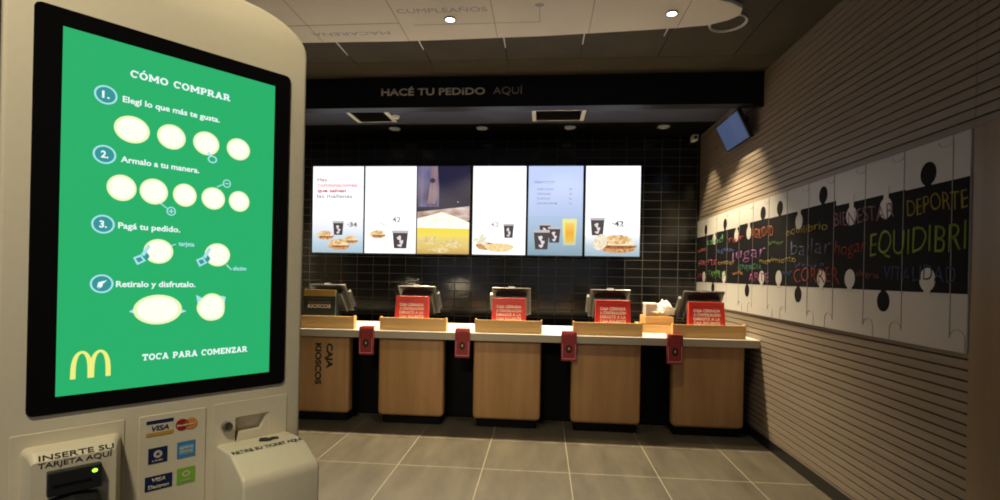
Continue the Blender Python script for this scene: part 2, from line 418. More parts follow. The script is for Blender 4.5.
# ------------------------------------------------------------------ counter
b = MB(); b.box(XL, XR - .001, YC + .003, 5.52, .8398, ZT, .002)
ct = b.build('countertop', M['counter']); b = MB(); b.box(XL, XR - .001, YC, YC + .0025, .8398, ZT - .004); b.build('front_edge', M['edge'], ct)
tag(ct, 'long white service worktop with thick pale edge over the wooden counter cabinets', 'worktop')
b = MB(); b.box(XL, XR - .001, 5.02, 5.06, .02, .838); b.box(XL, XR - .001, 5.04, 5.06, 0, .02)
tag(b.build('counter_back_panel', M['black']), 'black recessed panel under the worktop behind the wooden cabinets', 'counter panel')
CX = [-2.178, -1.247, -.320, .606, 1.534]
CW = .642
names5 = ['next to the kiosk', 'second from the kiosk', 'third from the kiosk, in the middle', 'fourth from the kiosk', 'beside the slatted wall']
def cabinet(cx, label):
    t = thing('counter_cabinet', label, 'cabinet', (cx, 4.71, 0), 0, 'wooden counter cabinets')
    w = CW / 2; r = .05
    pts = rrect(-w, w, .084, .8385, .04, 6, (1, 1, 0, 0))
    b = MB(); b.prism(pts, 0, .09, 'xz', bevel=.028, seg=5, only='first'); b.build('front_panel', M['cab'], t, smooth=True)
    b = MB(); b.box(-w + .05, w - .05, .091, .30, .085, .838); b.build('carcass', M['black'], t)
    b = MB(); b.prism(rrect(-w + .03, w - .03, .05, .30, .03, 5, (1, 1, 0, 0)), 0, .0835, 'xy'); b.build('plinth', M['black'], t, smooth=True)
    return t
for i, cx in enumerate(CX):
    t = cabinet(cx, 'rounded wooden counter cabinet ' + (['marked CAJA KIOSCOS next to the kiosk', 'second from the kiosk, under the leftmost red sign', 'third from the kiosk, in the middle of the row', 'fourth from the kiosk, under the third red sign', 'last in the row beside the slatted wall'][i]))
    if i == 0:
        text('CAJA', (.092, -.0005, .765), (0, 0, -1), (1, 0, 0), .245, .064, M['ink'], t, bold=.045, depth=.001)
        text('KIOSCOS', (-.022, -.0005, .765), (0, 0, -1), (1, 0, 0), .405, .064, M['ink'], t, bold=.045, depth=.001)

# ------------------------------------------------------------------ stations on the counter
TX = [-2.125, -1.230, -.312, .614, 1.527]
TW = [.63, .652, .636, .636, .648]
def tray(i):
    cx = TX[i]; w = TW[i] / 2
    t = thing('wooden_tray', 'narrow birch wood tray on the white worktop ' + ['nearest the kiosk, below the green sign', 'below the leftmost red sign', 'below the red sign in the middle', 'below the third red sign from the left', 'below the red sign beside the slatted wall'][i], 'tray', (cx, 4.70, ZT), 0, 'birch trays in front of the order signs')
    b = MB(); b.box(-w + .012, w - .012, 0, .014, .0005, .122, .002); b.build('front_board', M['tray'], t)
    b = MB(); b.box(-w + .013, w - .013, .015, .062, .0005, .012); b.build('bottom_board', M['tray'], t)
    for s in (-1, 1):
        b = MB(); b.prism([(-.004, .0005), (.066, .0005), (.066, .122), (.05, .130), (-.004, .130)], s * (w - .0115) , s * w, 'yz', bevel=.0015, seg=1); b.build('side_board', M['tray'], t)
    return t
for i in range(5): tray(i)

def sign(cx, y, w, h, lines, body, edge, bord, label, green=False):
    t = thing('counter_sign', label, 'sign', (cx, y, ZT + .013), 0, 'signs standing behind the birch trays')
    tl = Matrix.Rotation(math.radians(-7), 4, 'X')     # leans back
    b = MB(); b.mi = 0
    pts = [(-w / 2 - .008, 0), (w / 2 + .008, 0), (w / 2, h), (-w / 2, h)]
    b.prism(pts, -.012, .012, 'xz', bevel=.002, seg=1); b.build('board', body, t, mtx=tl)
    b = MB(); b.prism([(w / 2 - .012, 0), (w / 2 + .006, 0), (w / 2 - .002, h - .004), (w / 2 - .012, h - .004)], .013, .06, 'xz')
    b.prism([(-w / 2 - .006, 0), (-w / 2 + .012, 0), (-w / 2 + .012, h - .004), (-w / 2 + .002, h - .004)], .013, .06, 'xz'); b.build('side_flap', edge, t, mtx=tl)
    if bord:
        b = MB(); e = .028; k = .003
        b.box(-w / 2 + e, w / 2 - e, -.0135, -.0122, h - e - k, h - e)
        for s in (-1, 1): b.box(s * (w / 2 - e) - k / 2, s * (w / 2 - e) + k / 2, -.0135, -.0122, .02, h - e - k)
        b.build('border_line', bord, t, mtx=tl)
    for s, x0, z0, ww, hh, m in lines:
        o = text(s, (x0, -.0124, z0), (1, 0, 0), (0, 0, 1), ww, hh, m, None, bold=.03, depth=.001)
        o.data.transform(tl); o.parent = t
    if green:
        b = MB(); b.box(-w / 2 - .002, w / 2 + .002, -.018, -.0125, h - .062, h + .002, .001); o = b.build('top_band', M['ochre'], t, mtx=tl); o['label'] = 'plain ochre band across the top'
    return t
RL = [('CAJA CERRADA', .022), ('A CONTINUACIÓN', 0), ('DIRIGITE A LA', 0), ('CAJA SIGUIENTE', 0)]
def red_lines(w):
    L = []
    for k, s in enumerate(['CAJA CERRADA', 'A CONTINUACION', 'DIRIGITE A LA', 'CAJA SIGUIENTE']):
        L.append((s, -.122, .214 - k * .039, .244, .029, M['print_white']))
    return L
sx = [None, -1.286, -.319, .682, 1.556]
for i in range(1, 5):
    sign(sx[i], 4.85, .325, .312, red_lines(.32), M['red'], M['red_dk'], M['red_lt'],
         'red counter sign with white capitals ' + ['', 'second cash point from the kiosk', 'on the middle cash point', 'on the cash point left of the crumpled paper', 'beside the slatted wall'][i])
sign(-2.215, 4.80, .325, .358, [('CAJA EXCLUSIVA', -.115, .225, .235, .022, D(120, 112, 90)), ('KIOSCOS', -.115, .178, .235, .038, M['print_white']), ('PAGOS EN EFECTIVO', -.115, .262, .235, .018, D(95, 90, 70))], M['green_card'], M['black'], None,
     'dark green counter sign reading KIOSCOS with an ochre top band', green=True)

def pos(cx, side, label, yy=5.0):
    t = thing('cash_register', label, 'cash register', (cx, yy, ZT), 0, 'touchscreen cash registers on the worktop')
    # slab frame: u across, w down the slope, n out of the screen (towards the cashier)
    top = Vector((0, -.05, .415)); bot = Vector((0, .20, .135)); wd = (bot - top).normalized(); nn = Vector((1, 0, 0)).cross(wd) * -1
    L = (bot - top).length
    if nn.y < 0: nn = -nn
    Mx = Matrix((Vector((1, 0, 0, 0)), Vector((0, 0, 0, 0)), Vector((0, 0, 0, 0)), Vector((0, 0, 0, 1))))
    Mx = Matrix.Identity(4)
    Mx.col[0] = (1, 0, 0, 0); Mx.col[1] = (*nn, 0); Mx.col[2] = (*(-wd), 0); Mx.col[3] = (*bot, 1)   # local x, y = n, z = up slope
    hw = .193
    b = MB()
    b.box(-hw, hw, .004, .016, L - .015, L, .003); b.box(-hw, hw, .004, .016, 0, .018, .003)
    for s in (-1, 1): b.box(s * hw - (.019 if s > 0 else 0), s * hw + (.019 if s < 0 else 0), .004, .016, .0185, L - .0155, .003)
    b.build('silver_frame', M['silver'], t, mtx=Mx)
    b = MB(); b.box(-hw + .020, hw - .020, -.002, .0155, .019, L - .016); b.build('back_shell', M['dark_grey'], t, mtx=Mx)
    b = MB(); b.box(-hw + .003, hw - .003, .0165, .022, .004, L - .003); b.build('touchscreen', M['black_glass'], t, mtx=Mx)
    # inner rear housing with a pale rim
    b = MB(); b.mi = 0; b.box(-.155, .155, -.055, -.0025, .05, L - .062, .006)
    b.build('rear_housing', M['black_plastic'], t, mtx=Mx)
    b = MB(); b.box(-.160, .160, -.064, -.056, L - .072, L - .060, .003)
    for s in (-1, 1): b.box(s * .151 - .008, s * .151 + .008, -.064, -.056, .05, L - .073, .003)
    b.build('housing_rim', M['silver'], t, mtx=Mx)
    b = MB(); b.box(-.034, .034, -.008, .026, L - .006, L + .007, .003); b.build('top_clip', M['dark_grey'], t, mtx=Mx)
    b = MB(); b.box(-.05, .05, .09, .16, .02, .19, .006); b.prism(rrect(-.13, .13, .02, .30, .03), .0005, .022, 'xy', bevel=.003, seg=1); b.build('stand', M['black_plastic'], t)
    # card reader on the edge of the frame
    b = MB(); b.box(side * hw - .001 if side > 0 else -hw - .028, side * hw + .028 if side > 0 else -hw + .001, .0, .045, .06, L - .10, .006); b.build('card_reader', M['silver'] if side < 0 else M['dark_grey'], t, mtx=Mx)
    return t
px = [-2.290, -1.262, -.304, .668, 1.560]
px[0] = -2.215
for i in range(5):
    pos(px[i], [1, 1, -1, -1, -1][i], 'dark touchscreen cash register with silver edges ' + ['behind the green sign', 'behind the leftmost red sign', 'behind the middle red sign', 'behind the red sign left of the crumpled paper', 'in front of the puzzle mural'][i], 5.04 if i == 0 else 5.0)

# red acrylic holders hanging over the worktop edge
def holder(cx, label):
    t = thing('acrylic_holder', label, 'card holder', (cx, YC, .68), 0, 'red acrylic holders on the counter edge')
    b = MB(); b.prism(rrect(-.070, .070, 0, .262, .008), -.045, -.006, 'xz', bevel=.003, seg=1); b.build('pocket', M['acrylic'], t)
    b = MB(); b.box(-.066, .066, -.045, .06, .2625, .267, .001); b.build('top_hook', M['acrylic'], t)
    b = MB(); b.box(-.055, .055, -.049, -.0455, .018, .026)
    for s in (-1, 1): b.box(s * .058 - .003, s * .058 + .003, -.048, -.0455, .018, .16)
    b.build('pocket_edge', M['pinkedge'], t)
    b = MB(); b.box(-.046, .046, -.0475, -.0455, .03, .245, .0004); b.build('card', M['red_dk'], t)
    b = MB(); b.prism(ell(0, .112, .030, .038), -.0485, -.0477, 'xz'); o = b.build('emblem', D(60, 14, 10), t); o['label'] = 'dark oval emblem with a small pale mark'
    b = MB(); b.prism(ell(0, .115, .008, .012), -.0497, -.0487, 'xz'); b.build('emblem_mark', D(200, 180, 110), o)
hl = ['closest to the kiosk', 'right of the leftmost red sign', 'right of the sign in the middle', 'closest to the slatted wall']
for x, l in zip([-1.655, -.733, .255, 1.203], hl): holder(x, 'red acrylic holder hanging over the worktop edge, ' + l)

# cartons, crates and paper between the two right cash points
b = MB()
def crate(x0, x1, y0, y1, z0, z1, label, g='birch crates stacked on the worktop'):
    t = thing('wooden_crate', label, 'crate', ((x0 + x1) / 2, y0, z0), 0, g)
    w = (x1 - x0) / 2; d = y1 - y0; h = z1 - z0
    b = MB(); b.box(-w, w, 0, .012, .0005, h, .002); b.box(-w, w, d - .012, d, .0005, h, .002)
    for s in (-1, 1): b.box(s * w - (.012 if s > 0 else 0), s * w + (.012 if s < 0 else 0), .0122, d - .0122, .0005, h, .002)
    b.build('walls', M['tray'], t)
    b = MB(); b.box(-w + .0125, w - .0125, .0125, d - .0125, .001, .012); b.build('bottom_board', M['tray'], t)
crate(.985, 1.335, 5.06, 5.38, ZT, ZT + .078, 'birch crate standing on the worktop beneath another crate')
crate(1.035, 1.310, 5.09, 5.37, ZT + .0785, ZT + .158, 'upper birch crate under the crumpled white paper')
t = thing('carton', 'small greyish white carton on the crates left of the crumpled paper', 'carton', (1.105, 5.15, ZT + .159))
b = MB(); b.box(-.055, .055, 0, .15, 0, .115, .003); b.build('box', M['carton'], t)
b = MB(); b.box(-.059, .059, -.004, .154, .1155, .128, .002); b.build('lid', M['paper'], t)
b = MB()
bmesh.ops.create_icosphere(b.bm, subdivisions=4, radius=1)
for v in b.bm.verts:
    d = v.co.normalized(); k = .72 + .30 * abs(math.sin(5.1 * d.x + 3 * d.z)) * abs(math.cos(4.3 * d.y - 2.2 * d.x)) + .20 * abs(math.sin(9 * d.z + 6 * d.x)) + .1 * random.random()
    z = d.z * .105 * k
    if z < 0: z *= .45
    v.co = Vector((d.x * .108 * k * (1.15 - .45 * max(d.z, 0)), d.y * .09 * k, (z + .045) * .78 + .03 * max(d.z, 0) ** 3))
o = b.build('crumpled_paper', M['paper']); o.location = (1.235, 5.20, ZT + .170)
zmin = min(v.co.z for v in o.data.vertices); o.location.z = ZT + .1585 - zmin
tag(o, 'crumpled white paper heap on top of the birch crates', 'paper')

# ------------------------------------------------------------------ menu screens
MY = 5.88; MX0 = [-2.803, -2.148, -1.503, -.834, -.177, .490]; MX1 = [-2.170, -1.519, -.874, -.205, .458, 1.114]
ZM0, ZM1 = 1.696, 2.742
WS = 1.25
def Mc(r, g, b): return S(r, g, b, 1.0)
def wh(): return E(.93, .96, 1.0, WS)
def flat(name, polys, m, parent, lay, label=None):
    b = MB()
    for P in polys: b.prism(P, -.0010 * lay - .0006, -.0010 * lay, 'xz')
    o = b.build(name, m, parent)
    if label: o['label'] = label
    return o
def cup(parent, x, z, w, h, lay):
    c = flat('coffee_cup_picture', [[(x - w * .40, z), (x + w * .40, z), (x + w / 2, z + h), (x - w / 2, z + h)]], Mc(62, 52, 56), parent, lay, 'dark paper cup with pale lid and white scrawl')
    flat('cup_lid', [rrect(x - w * .54, x + w * .54, z + h * .93, z + h * 1.08, h * .05, 3)], Mc(196, 190, 196), c, lay + 1)
    flat('cup_print', [ell(x - w * .06, z + h * .62, w * .13, h * .14, jag=.2), ell(x + w * .08, z + h * .38, w * .12, h * .12, jag=.2), ell(x - w * .02, z + h * .18, w * .14, h * .08, jag=.2)], Mc(225, 220, 225), c, lay + 1)
def burger(parent, x, z, w, lay, kind=0):
    bread = EN([(190, 130, 70), (236, 196, 130), (250, 232, 196)], 30, 5)
    c = flat('sandwich_picture', [ell(x + w * .04, z - w * .02, w * .46, w * .13, jag=.03)], EN([(150, 88, 44), (214, 150, 88), (236, 190, 130)], 34, 5), parent, lay, 'pictured muffin sandwich')
    flat('filling', [ell(x + w * .05, z + w * .045, w * .47, w * .085, jag=.07)], EN([(96, 48, 26), (160, 92, 50), (190, 120, 60)], 50, 5), c, lay + 1)
    flat('cheese', [[(x - w * .42, z + w * .06), (x + w * .5, z + w * .05), (x + w * .46, z + w * .12), (x + w * .2, z + w * .08), (x - .02 * w, z + w * .12), (x - w * .36, z + w * .12)]], EN([(246, 196, 90), (253, 226, 150)], 30), c, lay + 2)
    flat('egg', [ell(x + w * .03, z + w * .125, w * .44, w * .06, jag=.10)], EN([(240, 226, 196), (255, 252, 240)], 40), c, lay + 2.5)
    flat('top_bun', [ell(x + w * .03, z + w * .22, w * .37, w * .135, jag=.02)], bread, c, lay + 3)
    flat('bun_side', [ell(x - w * .36, z + w * .12, w * .17, w * .12, rot=.6, jag=.03)], bread, c, lay + 4)
labs = ['first menu screen from the kiosk, with red and dark headline text', 'white menu screen with a small sandwich and one large cup, price 42', 'menu screen showing a dark counter scene above a bright yellow drink', 'white menu screen with sandwich low at its left and small cup at right', 'pale blue menu screen with three dark cups and a glass of orange juice', 'rightmost white menu screen with a big muffin sandwich, cup and price 42']
MS = []
for i in range(6):
    x0, x1 = MX0[i], MX1[i]; w = x1 - x0; h = ZM1 - ZM0
    t = thing('menu_screen', labs[i], 'menu screen', (x0, MY, ZM0), 0, 'row of hanging menu screens'); MS.append(t)
    b = MB(); b.box(-.0065, w + .0065, .003, .06, -.012, h + .012, .003)
    b.box(w / 2 - .05, w / 2 + .05, .061, .10, h * .35, h * .65); b.build('housing', M['black_plastic'], t)
    b = MB()
    for zz in (h * .4, h * .6): b.cyl((w / 2, .10, zz), (w / 2, YB - MY - .0125, zz), .014, n=10)
    b.box(w / 2 - .10, w / 2 + .10, YB - MY - .012, YB - MY - .0005, h * .3, h * .7); b.build('wall_bracket', M['black'], t)
    col = wh() if i in (0, 1, 3, 5) else (EN([(168, 192, 224), (180, 200, 238), (196, 212, 250), (200, 216, 255)], 3, grad=(.2, 1.0)) if i == 4 else S(36, 34, 62))
    b = MB(); b.box(.0, w, -.0005, .0025, 0, h); d = b.build('display', col, t)
    T = lambda s, x, z, ww, hh, m, bold=.02: text(s, (x, -.0018, z), (1, 0, 0), (0, 0, 1), ww, hh, m, d, bold=bold, depth=.0004)
    if i == 0:
        flat('table_in_picture', [[(0, 0), (w, 0), (w, .42), (0, .42)]], EN([(170, 196, 210), (196, 218, 234), (238, 244, 255), (250, 252, 255)], 6, grad=(.0, .42)), d, 1)
        T('Hay', .055, .862, .13, .050, Mc(130, 60, 80), .012); T('combinaciones', .055, .797, .50, .050, Mc(205, 50, 75), .012); T('que salvan', .055, .730, .36, .050, Mc(195, 50, 75), .035); T('las mañanas', .055, .662, .44, .050, Mc(80, 75, 95), .012)
        T('combo simple del día', .09, .60, .31, .014, Mc(200, 215, 225), 0); T('combo completo', .09, .545, .28, .014, Mc(195, 215, 225), 0)
        cup(d, .325, .215, .13, .155, 3); T('·34', .44, .315, .12, .055, Mc(60, 60, 70), .03)
        burger(d, .16, .19, .21, 3); burger(d, .33, .075, .26, 4); burger(d, .48, .14, .18, 3)
    if i == 1:
        T('42', .34, .375, .10, .065, Mc(90, 85, 90), .01); cup(d, .44, .06, .19, .20, 2); burger(d, .16, .21, .19, 2)
        flat('knife_picture', [[(.18, .37), (.31, .325), (.31, .318), (.18, .36)]], Mc(190, 180, 170), d, 2)
    if i == 2:
        flat('blurred_figure', [[(0, .56), (.26, .56), (.26, .78), (.24, h), (0, h)]], EN([(64, 58, 88), (110, 102, 138), (132, 122, 150)], 4, stretch=(3, 1, .6)), d, 1)
        flat('blurred_arm', [[(.12, .60), (.22, .60), (.25, .78), (.24, h), (.17, h), (.15, .8)]], EN([(120, 98, 112), (160, 132, 140)], 6, stretch=(3, 1, .6)), d, 2)
        flat('machine_spout', [ell(.18, .875, .034, .03)], Mc(60, 54, 74), d, 3)
        flat('glass_rim', [[(0, .50), (w, .57), (w, .40), (0, .35)]], EN([(150, 118, 100), (196, 170, 156), (230, 214, 206)], 8, stretch=(.6, 1, 2)), d, 3)
        flat('foam', [[(0, .29), (0, .42), (.12, .45), (.3, .50), (.42, .46), (w, .38), (w, .29)]], EN([(255, 240, 214), (255, 250, 246)], 8, s=1.1), d, 4)
        flat('yellow_drink', [[(0, 0), (w, 0), (w, .30), (0, .31)]], EN([(198, 160, 84), (226, 196, 112), (232, 206, 120), (246, 224, 92), (244, 222, 70)], 14, 5, grad=(.0, .30)), d, 5)
        flat('light_point', [ell(.49, .62, .008, .006)], E(.80, .66, .6, 1), d, 7)
        for q, (cx_, cz_, rx_, rz_) in enumerate([(.14, .16, .11, .05), (.42, .12, .13, .05), (.28, .05, .12, .035)]): flat('light_reflection', [ell(cx_, cz_, rx_, rz_, jag=.15)], EN([(214, 184, 110), (244, 224, 160)], 30, 5), d, 7 + q)
    if i == 3:
        T('·42', .20, .33, .11, .055, Mc(140, 125, 120), .01); cup(d, .43, .20, .12, .155, 2)
        flat('sandwich_picture', [ell(.17, .10, .13, .045, jag=.05)], EN([(150, 84, 40), (206, 140, 76), (236, 190, 120)], 34, 5), d, 2)
        flat('lettuce_garnish', [ell(.11, .17, .07, .06, jag=.3)], EN([(214, 214, 170), (250, 248, 232)], 40, 5), d, 3)
        flat('cheese_bun', [ell(.32, .085, .17, .052, jag=.04)], EN([(236, 196, 120), (253, 234, 186)], 24, 5), d, 3)
    if i == 4:
        flat('table_in_picture', [[(0, 0), (w, 0), (w, .46), (0, .46)]], EN([(132, 160, 178), (150, 180, 198), (164, 190, 216), (172, 196, 228)], 4, grad=(.0, .46)), d, 1)
        T('DESAYUNOS', .07, .845, .23, .026, Mc(130, 145, 185)); 
        for k, (s, ww) in enumerate([('CAFÉ CHICO', .19), ('CAFÉ DOBLE', .16), ('TÉ CON LECHE', .15), ('JUGO DE NARANJA', .24)]):
            T(s, .10, .765 - k * .055, ww, .020, Mc(90, 105, 150), 0); T(['28', '30', '26', '32'][k], .475, .765 - k * .055, .03, .020, Mc(110, 125, 165), 0)
        cup(d, .20, .21, .13, .15, 2); cup(d, .31, .15, .14, .17, 5); cup(d, .16, .07, .18, .21, 8)
        g = flat('juice_glass_picture', [[(.415, .12), (.555, .12), (.57, .43), (.40, .43)]], EN([(190, 200, 190), (236, 226, 120), (240, 232, 150)], 12, grad=(.10, .43)), d, 3, 'tall glass of orange juice')
        flat('juice', [[(.44, .15), (.535, .15), (.54, .38), (.435, .38)]], EN([(240, 196, 60), (240, 170, 50), (244, 206, 90)], 18, grad=(.15, .38)), g, 4)
    if i == 5:
        flat('table_in_picture', [[(0, 0), (w, 0), (w, .24), (0, .24)]], EN([(160, 186, 200), (196, 214, 226), (250, 252, 255)], 4, grad=(.0, .24)), d, 1)
        T('·42', .31, .345, .13, .065, Mc(60, 58, 60), .03); cup(d, .14, .24, .16, .19, 2); burger(d, .36, .10, .42, 5)
        flat('round_crumpet', [ell(.175, .16, .075, .10, rot=-.5)], EN([(226, 204, 160), (252, 244, 224)], 40, 5), d, 10)

# ------------------------------------------------------------------ tilted monitor on the right wall
t = thing('wall_monitor', 'small bluish monitor tilted down on a bracket high on the slatted wall', 'monitor', (1.88, 5.08, 2.9))
Pm = [Vector((1.895, 4.795, 2.765)), Vector((1.895, 5.37, 2.765)), Vector((1.765, 5.37, 3.030)), Vector((1.765, 4.795, 3.030))]
yd = Vector((0, 1, 0)); ud = (Pm[2] - Pm[1]).normalized(); nd = Vector((-abs(ud.z), 0, -abs(ud.x))).normalized()
Mx = Matrix.Identity(4); Mx.col[0] = (*(-yd), 0); Mx.col[2] = (*ud, 0); Mx.col[1] = (*(-nd), 0); Mx.col[3] = (*((Pm[0] + Pm[1]) / 2), 1)
TM = Matrix.Translation(-Vector(t.location)) @ Mx
L = (Pm[2] - Pm[1]).length
b = MB(); b.box(-.2875, .2875, .002, .042, 0, L, .005); b.build('housing', M['black_plastic'], t, mtx=TM)
b = MB(); b.box(-.270, .270, -.001, .0015, .016, L - .016); b.build('display', E(.050, .075, .155, 1.0), t, mtx=TM)
b = MB(); b.box(-.06, .06, .043, .055, .08, .20); b.build('mount_plate', M['dark_grey'], t, mtx=TM)
b = MB()
mid = (Pm[0] + Pm[2]) / 2 - nd * .055 - Vector(t.location); wl = Vector((XR - .013 - t.location.x, 0, mid.z + .02))
b.tube([mid, Vector((mid.x + .04, 0, mid.z + .01)), wl], .014, 10); b.box(wl.x, wl.x + .012, -.07, .07, wl.z - .09, wl.z + .09, .003); b.build('wall_bracket', M['dark_grey'], t)

# ------------------------------------------------------------------ puzzle mural
XM = XR - .0180
t = thing('puzzle_mural', 'long white mural of jigsaw pieces with a black band of coloured chalk words', 'mural', (XR, 4.47, 1.138))
def toloc(mb, name, m, smooth=False, label=None, parent=None):
    o = mb.build(name, m, None, smooth=smooth); o.data.transform(Matrix.Translation(-Vector(t.location))); o.parent = parent or t
    if label: o['label'] = label
    return o
b = MB(); b.box(XM, XR - .0005, 2.4545, YB - .002, 1.137, 2.167, .0015); toloc(b, 'board', M['mural'])
def headpts(cy, cz, up, z_edge):
    """knob of a jigsaw piece: round head and a narrow neck back to z_edge"""
    P = []
    for k in range(27):
        a = math.radians(-68 + 316 * k / 26) if up else math.radians(112 + 316 * k / 26)
        P.append((cy + .052 * math.cos(a), cz + .060 * math.sin(a)))
    nk = .024
    if up: P += [(cy - nk, z_edge), (cy + nk, z_edge)]
    else: P += [(cy + nk, z_edge), (cy - nk, z_edge)]
    return P
band = []
b = MB()
ZB0, ZB1 = 1.411, 1.965
steps = [(2.4547, 2.86, 1.952), (2.86, 3.50, 1.958), (3.50, 3.965, 1.992), (3.965, 4.48, 1.985), (4.48, 5.13, 1.990), (5.13, 5.8, 1.975), (5.8, YB - .003, 1.965)]
for ya, yb, zt in steps: b.prism([(ya, ZB0), (yb, ZB0), (yb, zt), (ya, zt)], XM - .0015, XM - .0002, 'yz')
for y, zc in [(6.15, 2.035), (5.525, 2.04), (4.605, 2.045), (4.29, 2.048), (3.655, 2.055), (2.705, 2.012)]: b.prism(headpts(y, zc, True, 1.95), XM - .0012, XM - .00015, 'yz')
for y in [5.87, 4.92, 3.972, 3.02]: b.prism(headpts(y, 1.350, False, 1.43), XM - .0012, XM - .00015, 'yz')
bandobj = toloc(b, 'black_band', M['band'], label='black chalkboard band with jigsaw knobs')
for y, zc in [(5.85, 1.90), (5.20, 1.895), (4.90, 1.895), (3.975, 1.905), (3.33, 1.872), (3.012, 1.878)]: b = MB(); b.prism(headpts(y, zc, False, 2.0), XM - .0028, XM - .0016, 'yz'); toloc(b, 'white_knob', M['mural'])
for y, zc in [(6.19, 1.475), (5.525, 1.475), (4.605, 1.475), (4.285, 1.475), (3.655, 1.475), (3.333, 1.475), (2.695, 1.475)]: b = MB(); b.prism(headpts(y, zc, True, 1.40), XM - .0028, XM - .0016, 'yz'); toloc(b, 'white_knob', M['mural'])
b = MB(); y = 2.552
k = 0
while y < 6.4:
    b.box(XM - .0022, XM - .0004, y - .0018, y + .0018, 1.20, 2.166)
    # curved hooks at the foot of every joint
    s = 1 if k % 2 else -1
    arc = [(y + s * (.045 - .045 * math.cos(a)), 1.20 + .035 * math.sin(a) * 1.2) for a in [PI * j / 10 for j in range(11)]] + [(y + s * .09, 1.139)]
    for (a0, c0), (a1, c1) in zip(arc, arc[1:]):
        b.cyl((XM - .0008, a0, c0), (XM - .0008, a1, c1), .0018, n=5)
    arc = [(y + .045 + s * .0 - .045 * math.cos(a), 2.150 - .03 * math.sin(a)) for a in [PI * j / 8 for j in range(9)]]
    for (a0, c0), (a1, c1) in zip(arc, arc[1:]):
        b.cyl((XM - .0008, a0, c0), (XM - .0008, a1, c1), .0014, n=5)
    y += .3225; k += 1
toloc(b, 'piece_joint', M['seam'])
def chalk(s, y0, y1, z, h, col, bold=-.010):
    o = text(s, (XM - .0031, y0, z), (0, -1, 0), (0, 0, 1), y0 - y1, h, D(*[int(c * .76) for c in col], .9), None, bold=bold, depth=.0006, name='chalk_word')
    # hand lettering: let the letters wander
    for v in o.data.vertices:
        v.co.z += .007 * math.sin(v.co.y * 23 + z * 40); v.co.y += .005 * math.sin(v.co.z * 47)
    o.data.transform(Matrix.Translation(-Vector(t.location))); o.parent = t; o['label'] = 'chalk word %s' % s
for a in [('DEPORTE', 2.842, 2.462, 1.815, .088, (178, 160, 60)), ('EQUIDIBRI', 3.137, 2.462, 1.615, .135, (150, 175, 52)),
          ('VITALIDAD', 3.018, 2.514, 1.468, .078, (58, 82, 130)), ('BIENESTAR', 3.513, 2.945, 1.818, .090, (160, 118, 140)),
          ('alegria', 3.266, 3.054, 1.487, .034, (150, 90, 45)), ('hogar', 3.494, 3.175, 1.635, .085, (150, 44, 40)),
          ('CORRER', 4.031, 3.443, 1.445, .105, (160, 40, 34)), ('equilibrio', 4.174, 3.595, 1.815, .060, (185, 165, 55)),
          ('movimiento', 4.645, 4.007, 1.598, .050, (185, 165, 70)), ('amor', 4.473, 4.206, 1.752, .036, (110, 150, 60)),
          ('bailar', 4.086, 3.541, 1.650, .110, (75, 84, 120)), ('AGILIDAD', 4.833, 4.401, 1.835, .088, (215, 110, 48)),
          ('jugar', 5.315, 4.526, 1.66, .110, (140, 80, 150)), ('suerte', 6.405, 5.754, 1.615, .090, (190, 85, 110)),
          ('salud', 6.109, 5.58, 1.850, .080, (80, 150, 90)), ('reir', 5.40, 5.02, 1.83, .07, (190, 50, 50)), ('agua', 5.75, 5.30, 1.745, .05, (60, 90, 160)),
          ('crecer', 5.70, 5.22, 1.61, .05, (180, 160, 60)), ('ENERGIA', 5.10, 4.60, 1.545, .05, (60, 140, 100)), ('ARTE', 4.88, 4.46, 1.44, .08, (190, 90, 150)),
          ('FAMILIA', 6.02, 5.45, 1.465, .08, (95, 150, 60)), ('paz', 6.42, 6.22, 1.47, .07, (190, 60, 50)), ('vida', 5.28, 5.02, 1.50, .04, (200, 120, 60)), ('pensar', 4.22, 4.06, 1.50, .045, (60, 95, 160)),
          ('sol', 6.44, 6.15, 1.78, .05, (200, 110, 50)), ('danza', 4.02, 3.62, 1.555, .03, (60, 90, 150))]:
    chalk(*a)

# ------------------------------------------------------------------ self-order kiosk
TH = 0.6845988; OX, OY = -.9153775, .8692640; Z0 = 1.2214; RO = .00858706
CXK = .1965
_d = Vector((math.sin(TH), math.cos(TH), 0)); _u = Vector((0, 0, 1))
d2 = _d * math.cos(RO) - _u * math.sin(RO); u2 = _u * math.cos(RO) + _d * math.sin(RO)
base = Vector((OX, OY, 1.22308)) + d2 * CXK - u2 * Z0; kx, ky = base.x, base.y
K = thing('order_kiosk', 'tall cream self-order kiosk with a large green touchscreen and card reader', 'kiosk', (kx, ky, 0), 0)
_m = Matrix.Identity(3); _m.col[0] = d2; _m.col[1] = u2.cross(d2); _m.col[2] = u2; K.rotation_euler = _m.to_euler()
def s_(x): return x - CXK
# body with rounded top corners, recess cut for the ticket slot
top = Z0 + .884; xa, xb = s_(-.081), s_(.474)
pts = [(xa, .03), (xb, .03)]
R = .155; R2 = .085
for i in range(11): a = PI / 2 * i / 10; pts.append((xb - R + R * math.cos(a), top - R2 + R2 * math.sin(a)))
for i in range(11): a = PI / 2 * i / 10; pts.append((xa + R - R * math.sin(a), top - R2 + R2 * math.cos(a)))
b = MB(); b.prism(pts, 0, .15, 'xz', bevel=.007, seg=3)
body = b.build('body', M['kiosk'], K, smooth=True)
b = MB(); b.prism([(s_(.316), Z0 - .100), (s_(.392), Z0 - .100), (s_(.378), Z0 - .137), (s_(.330), Z0 - .137), (s_(.320), Z0 - .160), (s_(.316), Z0 - .160)], -.02, .022, 'xz')
cut = b.build('cut', M['kiosk_dk'], K)
bo = body.modifiers.new('b', 'BOOLEAN'); bo.object = cut; bo.operation = 'DIFFERENCE'; bo.solver = 'EXACT'
bpy.context.view_layer.update()
